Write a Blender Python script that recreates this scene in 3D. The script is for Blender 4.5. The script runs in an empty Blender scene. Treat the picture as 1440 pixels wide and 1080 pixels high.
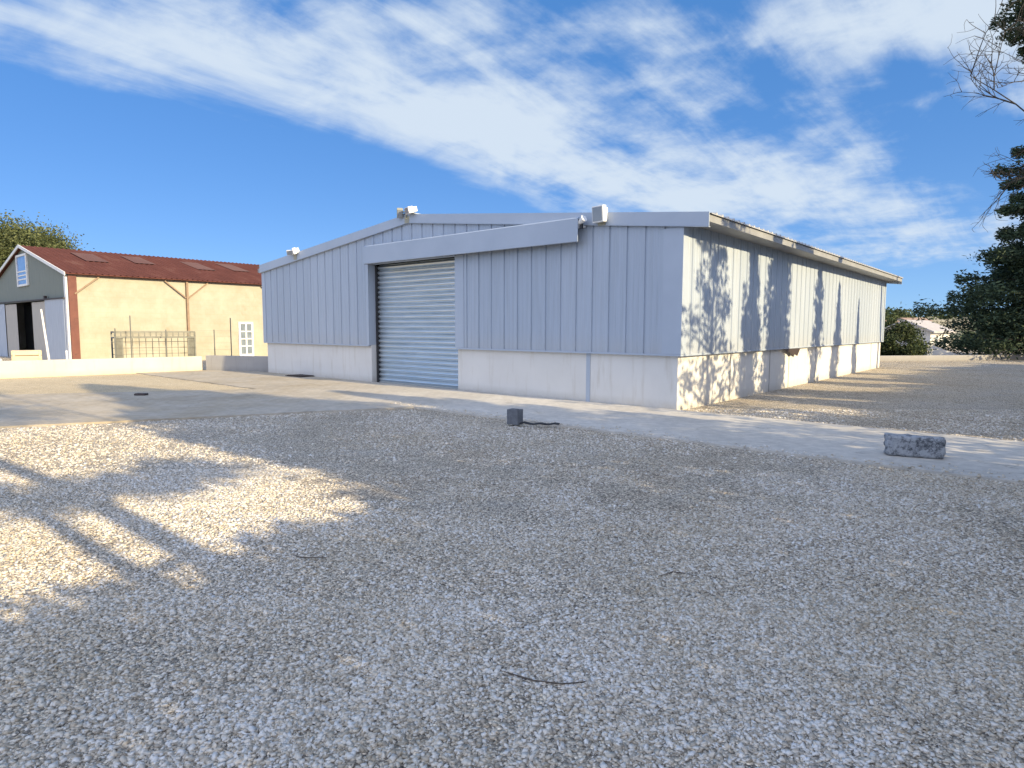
import bpy, math, random
import numpy as np
from mathutils import Vector, Matrix

SC = bpy.context.scene
COL = SC.collection
PI = math.pi
AZ = 0.8637                                   # heading of the warehouse's long side
CX, CY = 3.2037, 12.1696                      # its near corner on the ground
VX, VY = math.cos(AZ), math.sin(AZ)
UX, UY = -math.sin(AZ), math.cos(AZ)
SUN_EL = math.radians(21.0)
SUN_AZ = math.radians(128.4)                  # clockwise from +Y

def W(v, u, z=0.0):                           # warehouse axes (depth v, leftwards u) -> world
    return (CX + v * VX + u * UX, CY + v * VY + u * UY, z)

# ------------------------------------------------------------------ materials
def new_mat(name):
    m = bpy.data.materials.new(name)
    m.use_nodes = True
    nt = m.node_tree
    b = nt.nodes['Principled BSDF']
    return m, nt, b

def ramp(nt, fac, stops):
    r = nt.nodes.new('ShaderNodeValToRGB')
    e = r.color_ramp.elements
    while len(e) < len(stops):
        e.new(0.5)
    for i, (p, c) in enumerate(stops):
        e[i].position = p
        e[i].color = (*c, 1) if len(c) == 3 else c
    nt.links.new(fac, r.inputs[0])
    return r.outputs[0]

def noise(nt, vec, scale, detail=4, rough=.55, dist=0.0):
    n = nt.nodes.new('ShaderNodeTexNoise')
    n.inputs['Scale'].default_value = scale
    n.inputs['Detail'].default_value = detail
    n.inputs['Roughness'].default_value = rough
    n.inputs['Distortion'].default_value = dist
    if vec is not None:
        nt.links.new(vec, n.inputs['Vector'])
    return n.outputs['Fac']

def coords(nt, scale=(1, 1, 1), rot=(0, 0, 0), kind='Object'):
    t = nt.nodes.new('ShaderNodeTexCoord')
    mp = nt.nodes.new('ShaderNodeMapping')
    mp.inputs['Scale'].default_value = scale
    mp.inputs['Rotation'].default_value = rot
    nt.links.new(t.outputs[kind], mp.inputs[0])
    return mp.outputs[0]

def mixc(nt, fac, a, b, mode='MIX'):
    m = nt.nodes.new('ShaderNodeMix')
    m.data_type = 'RGBA'
    m.blend_type = mode
    for s, v in ((m.inputs[0], fac), (m.inputs[6], a), (m.inputs[7], b)):
        if hasattr(v, 'is_output'):
            nt.links.new(v, s)
        elif isinstance(v, tuple):
            s.default_value = (*v, 1)
        else:
            s.default_value = v
    return m.outputs[2]

def mth(nt, op, a, b=None, c=None, clamp=False):
    n = nt.nodes.new('ShaderNodeMath')
    n.operation = op
    n.use_clamp = clamp
    for i, v in enumerate((a, b, c)):
        if v is None:
            continue
        if hasattr(v, 'is_output'):
            nt.links.new(v, n.inputs[i])
        else:
            n.inputs[i].default_value = v
    return n.outputs[0]

def bump(nt, bsdf, h, strength, dist):
    n = nt.nodes.new('ShaderNodeBump')
    n.inputs['Strength'].default_value = strength
    n.inputs['Distance'].default_value = dist
    nt.links.new(h, n.inputs['Height'])
    nt.links.new(n.outputs[0], bsdf.inputs['Normal'])

def worn(name, c1, c2, rough=.6, scale=2.0, metallic=0.0, stretch=(1, 1, 1), bstr=.1, bdist=.01, bscale=30, spots=None):
    m, nt, b = new_mat(name)
    v = coords(nt, stretch)
    f = noise(nt, v, scale, 6, .6)
    col = ramp(nt, f, [(.3, c1), (.7, c2)])
    if spots:
        sc, sm = spots
        s = noise(nt, v, sc, 5, .65)
        col = mixc(nt, ramp(nt, s, [(.56, (0, 0, 0)), (.68, (1, 1, 1))]), col, sm)
    nt.links.new(col, b.inputs['Base Color'])
    b.inputs['Roughness'].default_value = rough
    b.inputs['Metallic'].default_value = metallic
    if bstr:
        bump(nt, b, noise(nt, coords(nt), bscale, 4), bstr, bdist)
    return m

M = {}
def clad_mat():
    m, nt, b = new_mat('painted_sheet')
    v = coords(nt)
    sep = nt.nodes.new('ShaderNodeSeparateXYZ'); nt.links.new(v, sep.inputs[0])
    sheet = mth(nt, 'FLOOR', mth(nt, 'DIVIDE', mth(nt, 'ADD', mth(nt, 'ADD', sep.outputs[0], sep.outputs[1]), 60.0), 1.23))
    wn = nt.nodes.new('ShaderNodeTexWhiteNoise'); wn.noise_dimensions = '1D'; nt.links.new(sheet, wn.inputs['W'])
    col = ramp(nt, wn.outputs['Value'], [(0, (.355, .412, .495)), (1, (.40, .455, .535))])
    st = ramp(nt, noise(nt, coords(nt, (9, 9, .35)), 1.6, 5, .65), [(.42, (1, 1, 1)), (.75, (.86, .86, .85))])
    col = mixc(nt, 1.0, col, st, 'MULTIPLY')
    low = mth(nt, 'MULTIPLY', mth(nt, 'SUBTRACT', 1.0, mth(nt, 'DIVIDE', mth(nt, 'SUBTRACT', sep.outputs[2], 1.08), .45), clamp=True), noise(nt, v, 3.5, 5, .7), clamp=True)
    col = mixc(nt, mth(nt, 'MULTIPLY', low, .45), col, (.42, .39, .34))
    nt.links.new(col, b.inputs['Base Color'])
    b.inputs['Roughness'].default_value = .42
    bump(nt, b, noise(nt, coords(nt, (1, 1, .5)), 2.2, 3), .25, .012)
    return m
M['cladding'] = clad_mat()
M['trim'] = worn('painted_trim', (.36, .415, .495), (.405, .46, .54), .4, 1.2, bstr=.03, bscale=4)
M['eave'] = worn('eave_metal', (.25, .255, .26), (.31, .315, .32), .5, 2, bstr=.05)
M['roofsheet'] = worn('roof_sheet', (.38, .39, .40), (.46, .46, .46), .5, 1.5, bstr=.05)
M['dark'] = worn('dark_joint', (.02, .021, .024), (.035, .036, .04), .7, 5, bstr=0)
M['galv'] = worn('galvanised_steel', (.58, .65, .70), (.72, .78, .82), .28, 3, metallic=.8, stretch=(.4, .4, 6), bstr=.04, bscale=12)
M['white_metal'] = worn('white_metal', (.74, .74, .72), (.8, .8, .79), .4, 5, bstr=.03)
M['grey_glass'] = worn('grey_lens', (.25, .27, .29), (.3, .32, .34), .15, 4, bstr=0)
M['olive_metal'] = worn('olive_metal', (.30, .29, .22), (.36, .35, .28), .5, 6, bstr=.03)

def plaster(name, c1, c2, dirt):
    m, nt, b = new_mat(name)
    v = coords(nt)
    col = ramp(nt, noise(nt, v, .9, 6, .6), [(.3, c1), (.7, c2)])
    drip = noise(nt, coords(nt, (5, 5, .6)), 1.3, 5, .6)
    col = mixc(nt, mth(nt, 'MULTIPLY', ramp(nt, drip, [(.55, (0, 0, 0)), (.8, (1, 1, 1))]), .5), col, dirt)
    sep = nt.nodes.new('ShaderNodeSeparateXYZ')
    nt.links.new(coords(nt), sep.inputs[0])
    splash = mth(nt, 'MULTIPLY', mth(nt, 'SUBTRACT', 1.0, mth(nt, 'DIVIDE', sep.outputs[2], .22), clamp=True),
                 noise(nt, v, 6, 4, .7), clamp=True)
    col = mixc(nt, splash, col, dirt)
    nt.links.new(col, b.inputs['Base Color'])
    b.inputs['Roughness'].default_value = .9
    bump(nt, b, noise(nt, v, 45, 5, .7), .25, .008)
    return m

M['plinth'] = plaster('cream_render', (.61, .60, .575), (.67, .66, .635), (.42, .37, .29))
M['boundary'] = plaster('boundary_render', (.58, .53, .41), (.64, .59, .475), (.42, .36, .26))
M['cement'] = plaster('grey_cement', (.30, .29, .28), (.36, .35, .34), (.22, .21, .19))

def barn_wall_mat():
    m, nt, b = new_mat('old_cream_render')
    v = coords(nt)
    br = nt.nodes.new('ShaderNodeTexBrick')
    br.inputs['Scale'].default_value = 1.0
    br.inputs['Brick Width'].default_value = .42
    br.inputs['Row Height'].default_value = .21
    br.inputs['Mortar Size'].default_value = .012
    br.inputs['Color1'].default_value = (.385, .362, .285, 1)
    br.inputs['Color2'].default_value = (.365, .342, .27, 1)
    br.inputs['Mortar'].default_value = (.38, .335, .235, 1)
    r = coords(nt, (1, 1, 1), (PI / 2, 0, 0))
    nt.links.new(r, br.inputs['Vector'])
    patch = ramp(nt, noise(nt, v, 1.1, 6, .65), [(.38, (.325, .30, .23)), (.62, (.43, .41, .34))])
    col = mixc(nt, .55, br.outputs['Color'], patch)
    st = ramp(nt, noise(nt, coords(nt, (1, 1, .45)), .9, 6, .7), [(.58, (0, 0, 0)), (.74, (1, 1, 1))])
    col = mixc(nt, mth(nt, 'MULTIPLY', st, .75), col, (.26, .215, .14))
    nt.links.new(col, b.inputs['Base Color'])
    b.inputs['Roughness'].default_value = .95
    bump(nt, b, noise(nt, v, 25, 5, .7), .3, .015)
    return m
M['barn_wall'] = barn_wall_mat()

def barn_roof_mat():
    m, nt, b = new_mat('rusty_roof')
    v = coords(nt, (1, .35, 1))
    col = ramp(nt, noise(nt, v, 1.6, 6, .65), [(.3, (.095, .036, .029)), (.55, (.125, .047, .037)), (.75, (.165, .08, .062))])
    nt.links.new(col, b.inputs['Base Color'])
    b.inputs['Roughness'].default_value = .95
    b.inputs['Specular IOR Level'].default_value = .1
    return m
M['barn_roof'] = barn_roof_mat()
M['skylight'] = worn('dusty_skylight', (.11, .045, .036), (.14, .07, .055), .9, 1.0, stretch=(1, .4, 1), bstr=.05)
M['rust_paint'] = worn('red_oxide_paint', (.13, .05, .04), (.175, .07, .052), .8, 4, spots=(9, (.11, .05, .04)))
M['brown_steel'] = worn('brown_steel', (.22, .15, .10), (.30, .21, .14), .7, 5)
M['green_board'] = worn('green_grey_board', (.17, .19, .165), (.21, .23, .20), .8, 3, stretch=(4, 4, .4))
M['tin_door'] = worn('pale_tin', (.36, .40, .46), (.44, .48, .54), .5, 3, stretch=(3, 3, .4))
M['beige_board'] = worn('beige_board', (.38, .36, .33), (.46, .43, .38), .8, 4, stretch=(4, 4, .5))
M['white_paint'] = worn('white_paint', (.72, .71, .68), (.80, .79, .76), .6, 5, spots=(12, (.55, .52, .46)))
M['blue_glass'] = worn('blue_pane', (.10, .20, .42), (.20, .32, .58), .2, 2.2, stretch=(1, 1, 2), bstr=0)
M['pane'] = worn('grey_pane', (.14, .17, .20), (.22, .26, .30), .12, 3, bstr=0)
M['grey_steel'] = worn('grey_steel', (.12, .125, .115), (.18, .185, .17), .5, 5, metallic=.3)
M['wire'] = worn('fence_wire', (.13, .13, .12), (.18, .18, .165), .5, 5, metallic=.5, bstr=0)
M['crate'] = worn('pale_wood', (.55, .44, .29), (.66, .55, .38), .8, 4, stretch=(.5, 4, 4))
M['pale_block'] = worn('pale_block', (.44, .45, .46), (.56, .56, .56), .8, 3)
M['dark_rubber'] = worn('dark_rubber', (.016, .016, .018), (.03, .03, .032), .6, 8)
M['dark_iron'] = worn('dark_iron', (.03, .022, .02), (.06, .04, .035), .6, 8)
M['bark'] = worn('bark', (.07, .055, .042), (.14, .11, .085), .9, 5, stretch=(3, 3, .5), bstr=.6, bdist=.03, bscale=9)
M['twig'] = worn('dark_twig', (.03, .026, .022), (.06, .05, .04), .9, 12)
M['house_wall'] = plaster('house_render', (.40, .36, .31), (.46, .42, .36), (.55, .48, .4))
M['house_roof'] = worn('house_tiles', (.28, .19, .145), (.34, .24, .19), .85, 3, stretch=(4, 1, 1))
M['white_roof'] = worn('white_house_roof', (.38, .35, .34), (.44, .42, .41), .7, 2)
M['white_wall'] = plaster('white_house_render', (.52, .51, .49), (.6, .59, .57), (.6, .58, .53))

def block_mat():
    m, nt, b = new_mat('hollow_block')
    v = coords(nt)
    col = ramp(nt, noise(nt, v, 12, 6, .7), [(.3, (.11, .12, .135)), (.7, (.20, .21, .23))])
    nt.links.new(col, b.inputs['Base Color'])
    b.inputs['Roughness'].default_value = .95
    bump(nt, b, noise(nt, v, 90, 4, .8), .6, .006)
    return m
M['block'] = block_mat()

def beam_mat():
    m, nt, b = new_mat('weathered_block')
    v = coords(nt)
    col = ramp(nt, noise(nt, v, 5, 6, .7), [(.3, (.30, .32, .35)), (.7, (.48, .50, .52))])
    st = mth(nt, 'MULTIPLY', ramp(nt, noise(nt, v, 5.5, 9, .8), [(.45, (0, 0, 0)), (.55, (1, 1, 1))]), ramp(nt, noise(nt, v, 28, 6, .8), [(.36, (.2, .2, .2)), (.55, (1, 1, 1))]))
    col = mixc(nt, mth(nt, 'MULTIPLY', st, .92), col, (.035, .042, .055))
    nt.links.new(col, b.inputs['Base Color'])
    b.inputs['Roughness'].default_value = .95
    bump(nt, b, noise(nt, v, 30, 6, .75), .8, .012)
    return m
M['beam'] = beam_mat()

def gravel_mat(name, sandy, stones=True):
    m, nt, b = new_mat(name)
    v = coords(nt)
    big = noise(nt, v, .35, 5, .6)
    mid = noise(nt, v, 2.2, 5, .65)
    base = ramp(nt, mth(nt, 'ADD', mth(nt, 'MULTIPLY', big, .6), mth(nt, 'MULTIPLY', mid, .4)),
                [(.36, (.58, .49, .375) if not sandy else (.50, .41, .27)), (.5, (.64, .565, .45) if not sandy else (.56, .465, .315)),
                 (.66, (.69, .64, .56) if not sandy else (.62, .53, .37))])
    if stones:
        vo = nt.nodes.new('ShaderNodeTexVoronoi')
        vo.inputs['Scale'].default_value = 62
        nt.links.new(v, vo.inputs['Vector'])
        sep = nt.nodes.new('ShaderNodeSeparateColor')
        nt.links.new(vo.outputs['Color'], sep.inputs[0])
        br = ramp(nt, sep.outputs[0], [(.0, (.28, .28, .29)), (.45, (.85, .85, .86)), (.85, (1.25, 1.24, 1.22)), (1.0, (1.9, 1.88, 1.85))])
        base = mixc(nt, .9 if not sandy else .35, base, br, 'MULTIPLY')
        crack = ramp(nt, vo.outputs['Distance'], [(.40, (1, 1, 1)), (.80, (.30, .28, .27))])
        base = mixc(nt, .8 if not sandy else .3, base, crack, 'MULTIPLY')
        h = mth(nt, 'ADD', mth(nt, 'SUBTRACT', 1.0, vo.outputs['Distance']), mth(nt, 'MULTIPLY', sep.outputs[1], .8))
        bump(nt, b, h, .9 if not sandy else .35, .018)
    else:
        bump(nt, b, noise(nt, v, 40, 5, .7), .4, .01)
    nt.links.new(base, b.inputs['Base Color'])
    b.inputs['Roughness'].default_value = .95
    b.inputs['Specular IOR Level'].default_value = .25
    return m
M['gravel'] = gravel_mat('crushed_gravel', False)
M['sand'] = gravel_mat('sandy_fines', True)

def stone_mat():
    m, nt, b = new_mat('limestone_chips')
    g = nt.nodes.new('ShaderNodeNewGeometry')
    v = coords(nt)
    c = ramp(nt, g.outputs['Random Per Island'],
             [(0, (.42, .38, .32)), (.18, (.56, .495, .40)), (.5, (.76, .69, .58)), (.75, (.81, .78, .72)), (.95, (.80, .775, .73)), (1, (.84, .83, .80))])
    big = ramp(nt, noise(nt, v, .5, 5, .6), [(.33, (.79, .745, .665)), (.62, (1.0, 1.0, 1.02))])
    c = mixc(nt, .8, c, big, 'MULTIPLY')
    c = mixc(nt, .35, c, ramp(nt, noise(nt, v, 90, 3), [(.3, (.6, .6, .6)), (.7, (1.2, 1.2, 1.2))]), 'MULTIPLY')
    nt.links.new(c, b.inputs['Base Color'])
    b.inputs['Roughness'].default_value = .85
    b.inputs['Specular IOR Level'].default_value = .3
    return m
M['stone'] = stone_mat()
M['stone'].node_tree.nodes['Principled BSDF'].inputs['Specular IOR Level'].default_value = .12

def concrete_mat():
    m, nt, b = new_mat('pale_concrete')
    v = coords(nt)
    col = ramp(nt, noise(nt, v, .55, 7, .65), [(.3, (.48, .455, .41)), (.7, (.61, .58, .525))])
    st = ramp(nt, noise(nt, coords(nt, (1, .25, 1), (0, 0, -AZ)), 1.4, 6, .7), [(.5, (0, 0, 0)), (.75, (1, 1, 1))])
    col = mixc(nt, mth(nt, 'MULTIPLY', st, .4), col, (.36, .33, .28))
    cr = nt.nodes.new('ShaderNodeTexVoronoi'); cr.feature = 'DISTANCE_TO_EDGE'; cr.inputs['Scale'].default_value = .42
    wv = nt.nodes.new('ShaderNodeVectorMath'); wv.operation = 'ADD'
    nn = nt.nodes.new('ShaderNodeTexNoise'); nn.inputs['Scale'].default_value = 1.6; nn.inputs['Detail'].default_value = 6
    nt.links.new(v, nn.inputs['Vector']); nt.links.new(v, wv.inputs[0]); nt.links.new(nn.outputs['Color'], wv.inputs[1]); nt.links.new(wv.outputs[0], cr.inputs['Vector'])
    crk = ramp(nt, cr.outputs['Distance'], [(.0, (.55, .53, .5)), (.006, (1, 1, 1))])
    col = mixc(nt, mth(nt, 'MULTIPLY', ramp(nt, noise(nt, v, .8, 3), [(.45, (0, 0, 0)), (.6, (1, 1, 1))]), .8), col, mixc(nt, 1.0, col, crk, 'MULTIPLY'))
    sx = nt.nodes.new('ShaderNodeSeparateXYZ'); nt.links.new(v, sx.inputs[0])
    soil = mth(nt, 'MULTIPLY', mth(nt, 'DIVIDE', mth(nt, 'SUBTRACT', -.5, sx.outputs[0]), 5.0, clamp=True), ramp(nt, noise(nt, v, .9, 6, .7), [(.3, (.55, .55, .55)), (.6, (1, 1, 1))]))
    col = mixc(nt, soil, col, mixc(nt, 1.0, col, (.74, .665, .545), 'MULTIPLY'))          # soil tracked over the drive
    dust = ramp(nt, noise(nt, v, 7, 5, .7), [(.4, (.86, .86, .86)), (.65, (1.08, 1.07, 1.06))])
    col = mixc(nt, 1.0, col, dust, 'MULTIPLY')
    nt.links.new(col, b.inputs['Base Color'])
    b.inputs['Roughness'].default_value = .85
    bump(nt, b, noise(nt, v, 22, 6, .7), .25, .01)
    return m
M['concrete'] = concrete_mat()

def land_mat():
    m, nt, b = new_mat('dry_land')
    v = coords(nt)
    col = ramp(nt, noise(nt, v, .05, 6, .6), [(.35, (.16, .15, .07)), (.5, (.30, .25, .14)), (.65, (.38, .32, .20))])
    nt.links.new(col, b.inputs['Base Color'])
    b.inputs['Roughness'].default_value = 1
    bump(nt, b, noise(nt, v, 8, 5, .7), .4, .05)
    return m
M['land'] = land_mat()

def hill_mat():
    m, nt, b = new_mat('hill_fields')
    v = coords(nt, (1, 1, 5))
    col = ramp(nt, noise(nt, v, .022, 5, .6), [(.36, (.10, .12, .07)), (.46, (.36, .31, .19)), (.56, (.44, .38, .26)), (.66, (.22, .23, .13))])
    nt.links.new(col, b.inputs['Base Color'])
    b.inputs['Roughness'].default_value = 1
    return m
M['hill'] = hill_mat()

def leaf_mat(name, dark, mid, light, trans=.25):
    m, nt, b = new_mat(name)
    g = nt.nodes.new('ShaderNodeNewGeometry')
    v = coords(nt)
    c = ramp(nt, g.outputs['Random Per Island'], [(0, dark), (.55, mid), (1, light)])
    cl = ramp(nt, noise(nt, v, .9, 3, .5), [(.35, (.72, .72, .72)), (.65, (1.2, 1.2, 1.2))])
    c = mixc(nt, 1.0, c, cl, 'MULTIPLY')
    nt.links.new(c, b.inputs['Base Color'])
    b.inputs['Roughness'].default_value = .65
    b.inputs['Specular IOR Level'].default_value = .25
    t = nt.nodes.new('ShaderNodeBsdfTranslucent')
    nt.links.new(c, t.inputs[0])
    mx = nt.nodes.new('ShaderNodeMixShader')
    mx.inputs[0].default_value = trans
    nt.links.new(b.outputs[0], mx.inputs[1])
    nt.links.new(t.outputs[0], mx.inputs[2])
    nt.links.new(mx.outputs[0], nt.nodes['Material Output'].inputs[0])
    return m
M['needles'] = leaf_mat('cedar_needles', (.022, .040, .024), (.042, .068, .038), (.085, .115, .055), .14)
M['cypress'] = leaf_mat('cypress_scales', (.025, .04, .018), (.045, .065, .028), (.07, .09, .04), .15)
M['olive_leaf'] = leaf_mat('olive_green_leaf', (.06, .075, .03), (.11, .13, .05), (.17, .185, .08), .25)
M['bush'] = leaf_mat('bush_leaf', (.025, .035, .015), (.05, .07, .025), (.13, .16, .06), .2)

# ------------------------------------------------------------------ mesh helpers
class MB:
    def __init__(s):
        s.v = []; s.f = []
    def quad(s, a, b, c, d):
        n = len(s.v); s.v += [a, b, c, d]; s.f.append((n, n + 1, n + 2, n + 3))
    def poly(s, pts):
        n = len(s.v); s.v += list(pts); s.f.append(tuple(range(n, n + len(pts))))
    def box(s, x0, x1, y0, y1, z0, z1):
        n = len(s.v)
        s.v += [(x0, y0, z0), (x1, y0, z0), (x1, y1, z0), (x0, y1, z0), (x0, y0, z1), (x1, y0, z1), (x1, y1, z1), (x0, y1, z1)]
        s.f += [tuple(n + i for i in q) for q in ((0, 3, 2, 1), (4, 5, 6, 7), (0, 1, 5, 4), (1, 2, 6, 5), (2, 3, 7, 6), (3, 0, 4, 7))]
        return s
    def prism(s, pts, d):                      # planar outline extruded by vector d
        n = len(s.v); k = len(pts)
        s.v += [tuple(p) for p in pts] + [(p[0] + d[0], p[1] + d[1], p[2] + d[2]) for p in pts]
        s.f.append(tuple(range(n + k - 1, n - 1, -1)))
        s.f.append(tuple(range(n + k, n + 2 * k)))
        for i in range(k):
            j = (i + 1) % k
            s.f.append((n + i, n + j, n + k + j, n + k + i))
        return s
    def tube(s, pts, rad, sides=8, cap=True):
        pts = [Vector(p) for p in pts]
        if not hasattr(rad, '__len__'):
            rad = [rad] * len(pts)
        n0 = len(s.v)
        ref = None
        for i, p in enumerate(pts):
            t = (pts[min(i + 1, len(pts) - 1)] - pts[max(i - 1, 0)]).normalized()
            if ref is None:
                ref = t.orthogonal().normalized()
            ref = (ref - t * ref.dot(t)).normalized()
            bi = t.cross(ref)
            for k in range(sides):
                a = 2 * PI * k / sides
                s.v.append(tuple(p + (ref * math.cos(a) + bi * math.sin(a)) * rad[i]))
        for i in range(len(pts) - 1):
            for k in range(sides):
                a = n0 + i * sides + k; b = n0 + i * sides + (k + 1) % sides
                s.f.append((a, b, b + sides, a + sides))
        if cap:
            s.f.append(tuple(n0 + k for k in range(sides - 1, -1, -1)))
            e = n0 + (len(pts) - 1) * sides
            s.f.append(tuple(e + k for k in range(sides)))
        return s
    def bar(s, a, b, w, h=None):
        h = h or w
        a = Vector(a); b = Vector(b); t = (b - a).normalized()
        up = Vector((0, 0, 1)) if abs(t.z) < .95 else Vector((1, 0, 0))
        x = t.cross(up).normalized() * w / 2; y = x.cross(t).normalized() * h / 2
        n = len(s.v)
        for p in (a, b):
            s.v += [tuple(p - x - y), tuple(p + x - y), tuple(p + x + y), tuple(p - x + y)]
        s.f += [tuple(n + i for i in q) for q in ((0, 3, 2, 1), (4, 5, 6, 7), (0, 1, 5, 4), (1, 2, 6, 5), (2, 3, 7, 6), (3, 0, 4, 7))]
        return s
    def build(s, name, mat, parent=None, bevel=0, smooth=False, seg=1):
        me = bpy.data.meshes.new(name)
        me.from_pydata(s.v, [], s.f)
        me.validate()
        o = bpy.data.objects.new(name, me)
        COL.objects.link(o)
        me.materials.append(M[mat])
        if parent:
            o.parent = parent
        if bevel:
            b = o.modifiers.new('bevel', 'BEVEL'); b.width = bevel; b.segments = seg; b.limit_method = 'ANGLE'
        if smooth:
            me.polygons.foreach_set('use_smooth', [True] * len(me.polygons))
        return o

def np_mesh(name, verts, faces, mat, parent=None):
    me = bpy.data.meshes.new(name)
    nv, nf, k = len(verts), len(faces), faces.shape[1]
    me.vertices.add(nv); me.vertices.foreach_set('co', np.ascontiguousarray(verts, np.float32).ravel())
    me.loops.add(nf * k); me.loops.foreach_set('vertex_index', np.ascontiguousarray(faces, np.int32).ravel())
    me.polygons.add(nf); me.polygons.foreach_set('loop_start', np.arange(0, nf * k, k, dtype=np.int32))
    me.update(calc_edges=True)
    me.materials.append(M[mat])
    o = bpy.data.objects.new(name, me)
    COL.objects.link(o)
    if parent:
        o.parent = parent
    return o

def tag(o, label=None, cat=None, group=None, kind=None):
    for k, v in (('label', label), ('category', cat), ('group', group), ('kind', kind)):
        if v:
            o[k] = v
    return o

def thing(name, label, cat, loc=(0, 0, 0), rz=0.0, group=None):
    o = bpy.data.objects.new(name, None)
    COL.objects.link(o)
    o.location = loc; o.rotation_euler = (0, 0, rz)
    return tag(o, label, cat, group)

def copy_thing(root, loc, rz, label, scale=None):
    r = root.copy(); COL.objects.link(r); r.location = loc; r.rotation_euler = (0, 0, rz); r['label'] = label
    if scale:
        r.scale = scale
    for ch in list(root.children):
        c = ch.copy(); COL.objects.link(c); c.parent = r
        for g in list(ch.children):
            d = g.copy(); COL.objects.link(d); d.parent = c
    return r

# ------------------------------------------------------------------ camera
cam = bpy.data.objects.new('camera', bpy.data.cameras.new('camera'))
COL.objects.link(cam)
cam.data.sensor_width = 36; cam.data.lens = 36 * 887.86 / 1440
cam.data.clip_start = .05; cam.data.clip_end = 6000
p_, r_ = .0879, .0023
up0 = Vector((0, math.sin(p_), math.cos(p_))); fw = Vector((0, math.cos(p_), -math.sin(p_)))
rt = Vector((1, 0, 0)) * math.cos(r_) + up0 * math.sin(r_)
up = rt.cross(fw)
cam.matrix_world = Matrix(((rt.x, up.x, -fw.x, 0), (rt.y, up.y, -fw.y, 0), (rt.z, up.z, -fw.z, 1.6), (0, 0, 0, 1)))
SC.camera = cam

# ------------------------------------------------------------------ sun and sky
sd = Vector((math.sin(SUN_AZ) * math.cos(SUN_EL), math.cos(SUN_AZ) * math.cos(SUN_EL), math.sin(SUN_EL)))
sl = bpy.data.lights.new('sun', 'SUN')
sl.energy = 4.2; sl.angle = math.radians(.5); sl.color = (1.0, .81, .49)
so = bpy.data.objects.new('sun', sl); COL.objects.link(so)
so.rotation_euler = sd.to_track_quat('Z', 'Y').to_euler()
so.location = (30, -25, 30)

wd = bpy.data.worlds.new('World'); SC.world = wd; wd.use_nodes = True
nt = wd.node_tree
bg = nt.nodes['Background']
sky = nt.nodes.new('ShaderNodeTexSky'); sky.sky_type = 'NISHITA'; sky.sun_disc = False
sky.sun_elevation = SUN_EL; sky.sun_rotation = SUN_AZ
sky.air_density = .5; sky.dust_density = .1; sky.ozone_density = 6.0
tc = nt.nodes.new('ShaderNodeTexCoord')
sep = nt.nodes.new('ShaderNodeSeparateXYZ'); nt.links.new(tc.outputs['Generated'], sep.inputs[0])
X, Y, Z = sep.outputs
zz = mth(nt, 'ADD', mth(nt, 'MAXIMUM', Z, 0.0), .10)
lx = mth(nt, 'DIVIDE', X, zz); ly = mth(nt, 'DIVIDE', Y, zz)         # point on a flat cloud layer
a_ = mth(nt, 'ADD', mth(nt, 'MULTIPLY', lx, VX), mth(nt, 'MULTIPLY', ly, VY))   # along the cirrus band
b_ = mth(nt, 'ADD', mth(nt, 'MULTIPLY', lx, UX), mth(nt, 'MULTIPLY', ly, UY))   # across it
cmb = nt.nodes.new('ShaderNodeCombineXYZ')
nt.links.new(a_, cmb.inputs[0]); nt.links.new(b_, cmb.inputs[1])
def lay(scale, rot, loc=(0, 0, 0)):
    mp = nt.nodes.new('ShaderNodeMapping')
    mp.inputs['Scale'].default_value = scale; mp.inputs['Rotation'].default_value = (0, 0, rot); mp.inputs['Location'].default_value = loc
    nt.links.new(cmb.outputs[0], mp.inputs[0]); return mp.outputs[0]
n1 = noise(nt, lay((.55, 1.0, 1), .15, (3.1, 1.7, 0)), 1.5, 9, .58, .35)
n2 = noise(nt, lay((.45, 2.2, 1), -.5, (7.3, 2.2, 0)), 1.6, 8, .62, .5)
n3 = noise(nt, lay((1, 1, 1), 0, (1.3, 8.2, 0)), 5.5, 7, .6, .3)
n5 = noise(nt, coords(nt, (1, 1, 1.9), (0, 0, .3), 'Generated'), 8.0, 7, .56, .5)
n4 = noise(nt, lay((.35, 3.2, 1), -.38, (5.1, 4.4, 0)), 4.5, 8, .66, .25)
def smooth(x, lo, hi):
    mr = nt.nodes.new('ShaderNodeMapRange'); mr.interpolation_type = 'SMOOTHSTEP'
    nt.links.new(x, mr.inputs[0]); mr.inputs[1].default_value = lo; mr.inputs[2].default_value = hi
    return mr.outputs[0]
def blob(px, py, wx, wy):                     # a soft spot of sky around one fixed heading
    a, e = px, py
    d = ((a - 720) / 887.86, 1.0, (461.8 - e) / 887.86)
    dx = mth(nt, 'SUBTRACT', mth(nt, 'DIVIDE', X, mth(nt, 'MAXIMUM', Y, .05)), d[0])
    dz = mth(nt, 'SUBTRACT', mth(nt, 'DIVIDE', Z, mth(nt, 'MAXIMUM', Y, .05)), d[2])
    q = mth(nt, 'ADD', mth(nt, 'POWER', mth(nt, 'DIVIDE', dx, wx / 887.86), 2.0), mth(nt, 'POWER', mth(nt, 'DIVIDE', dz, wy / 887.86), 2.0))
    return mth(nt, 'EXPONENT', mth(nt, 'MULTIPLY', q, -1.0))
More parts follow.
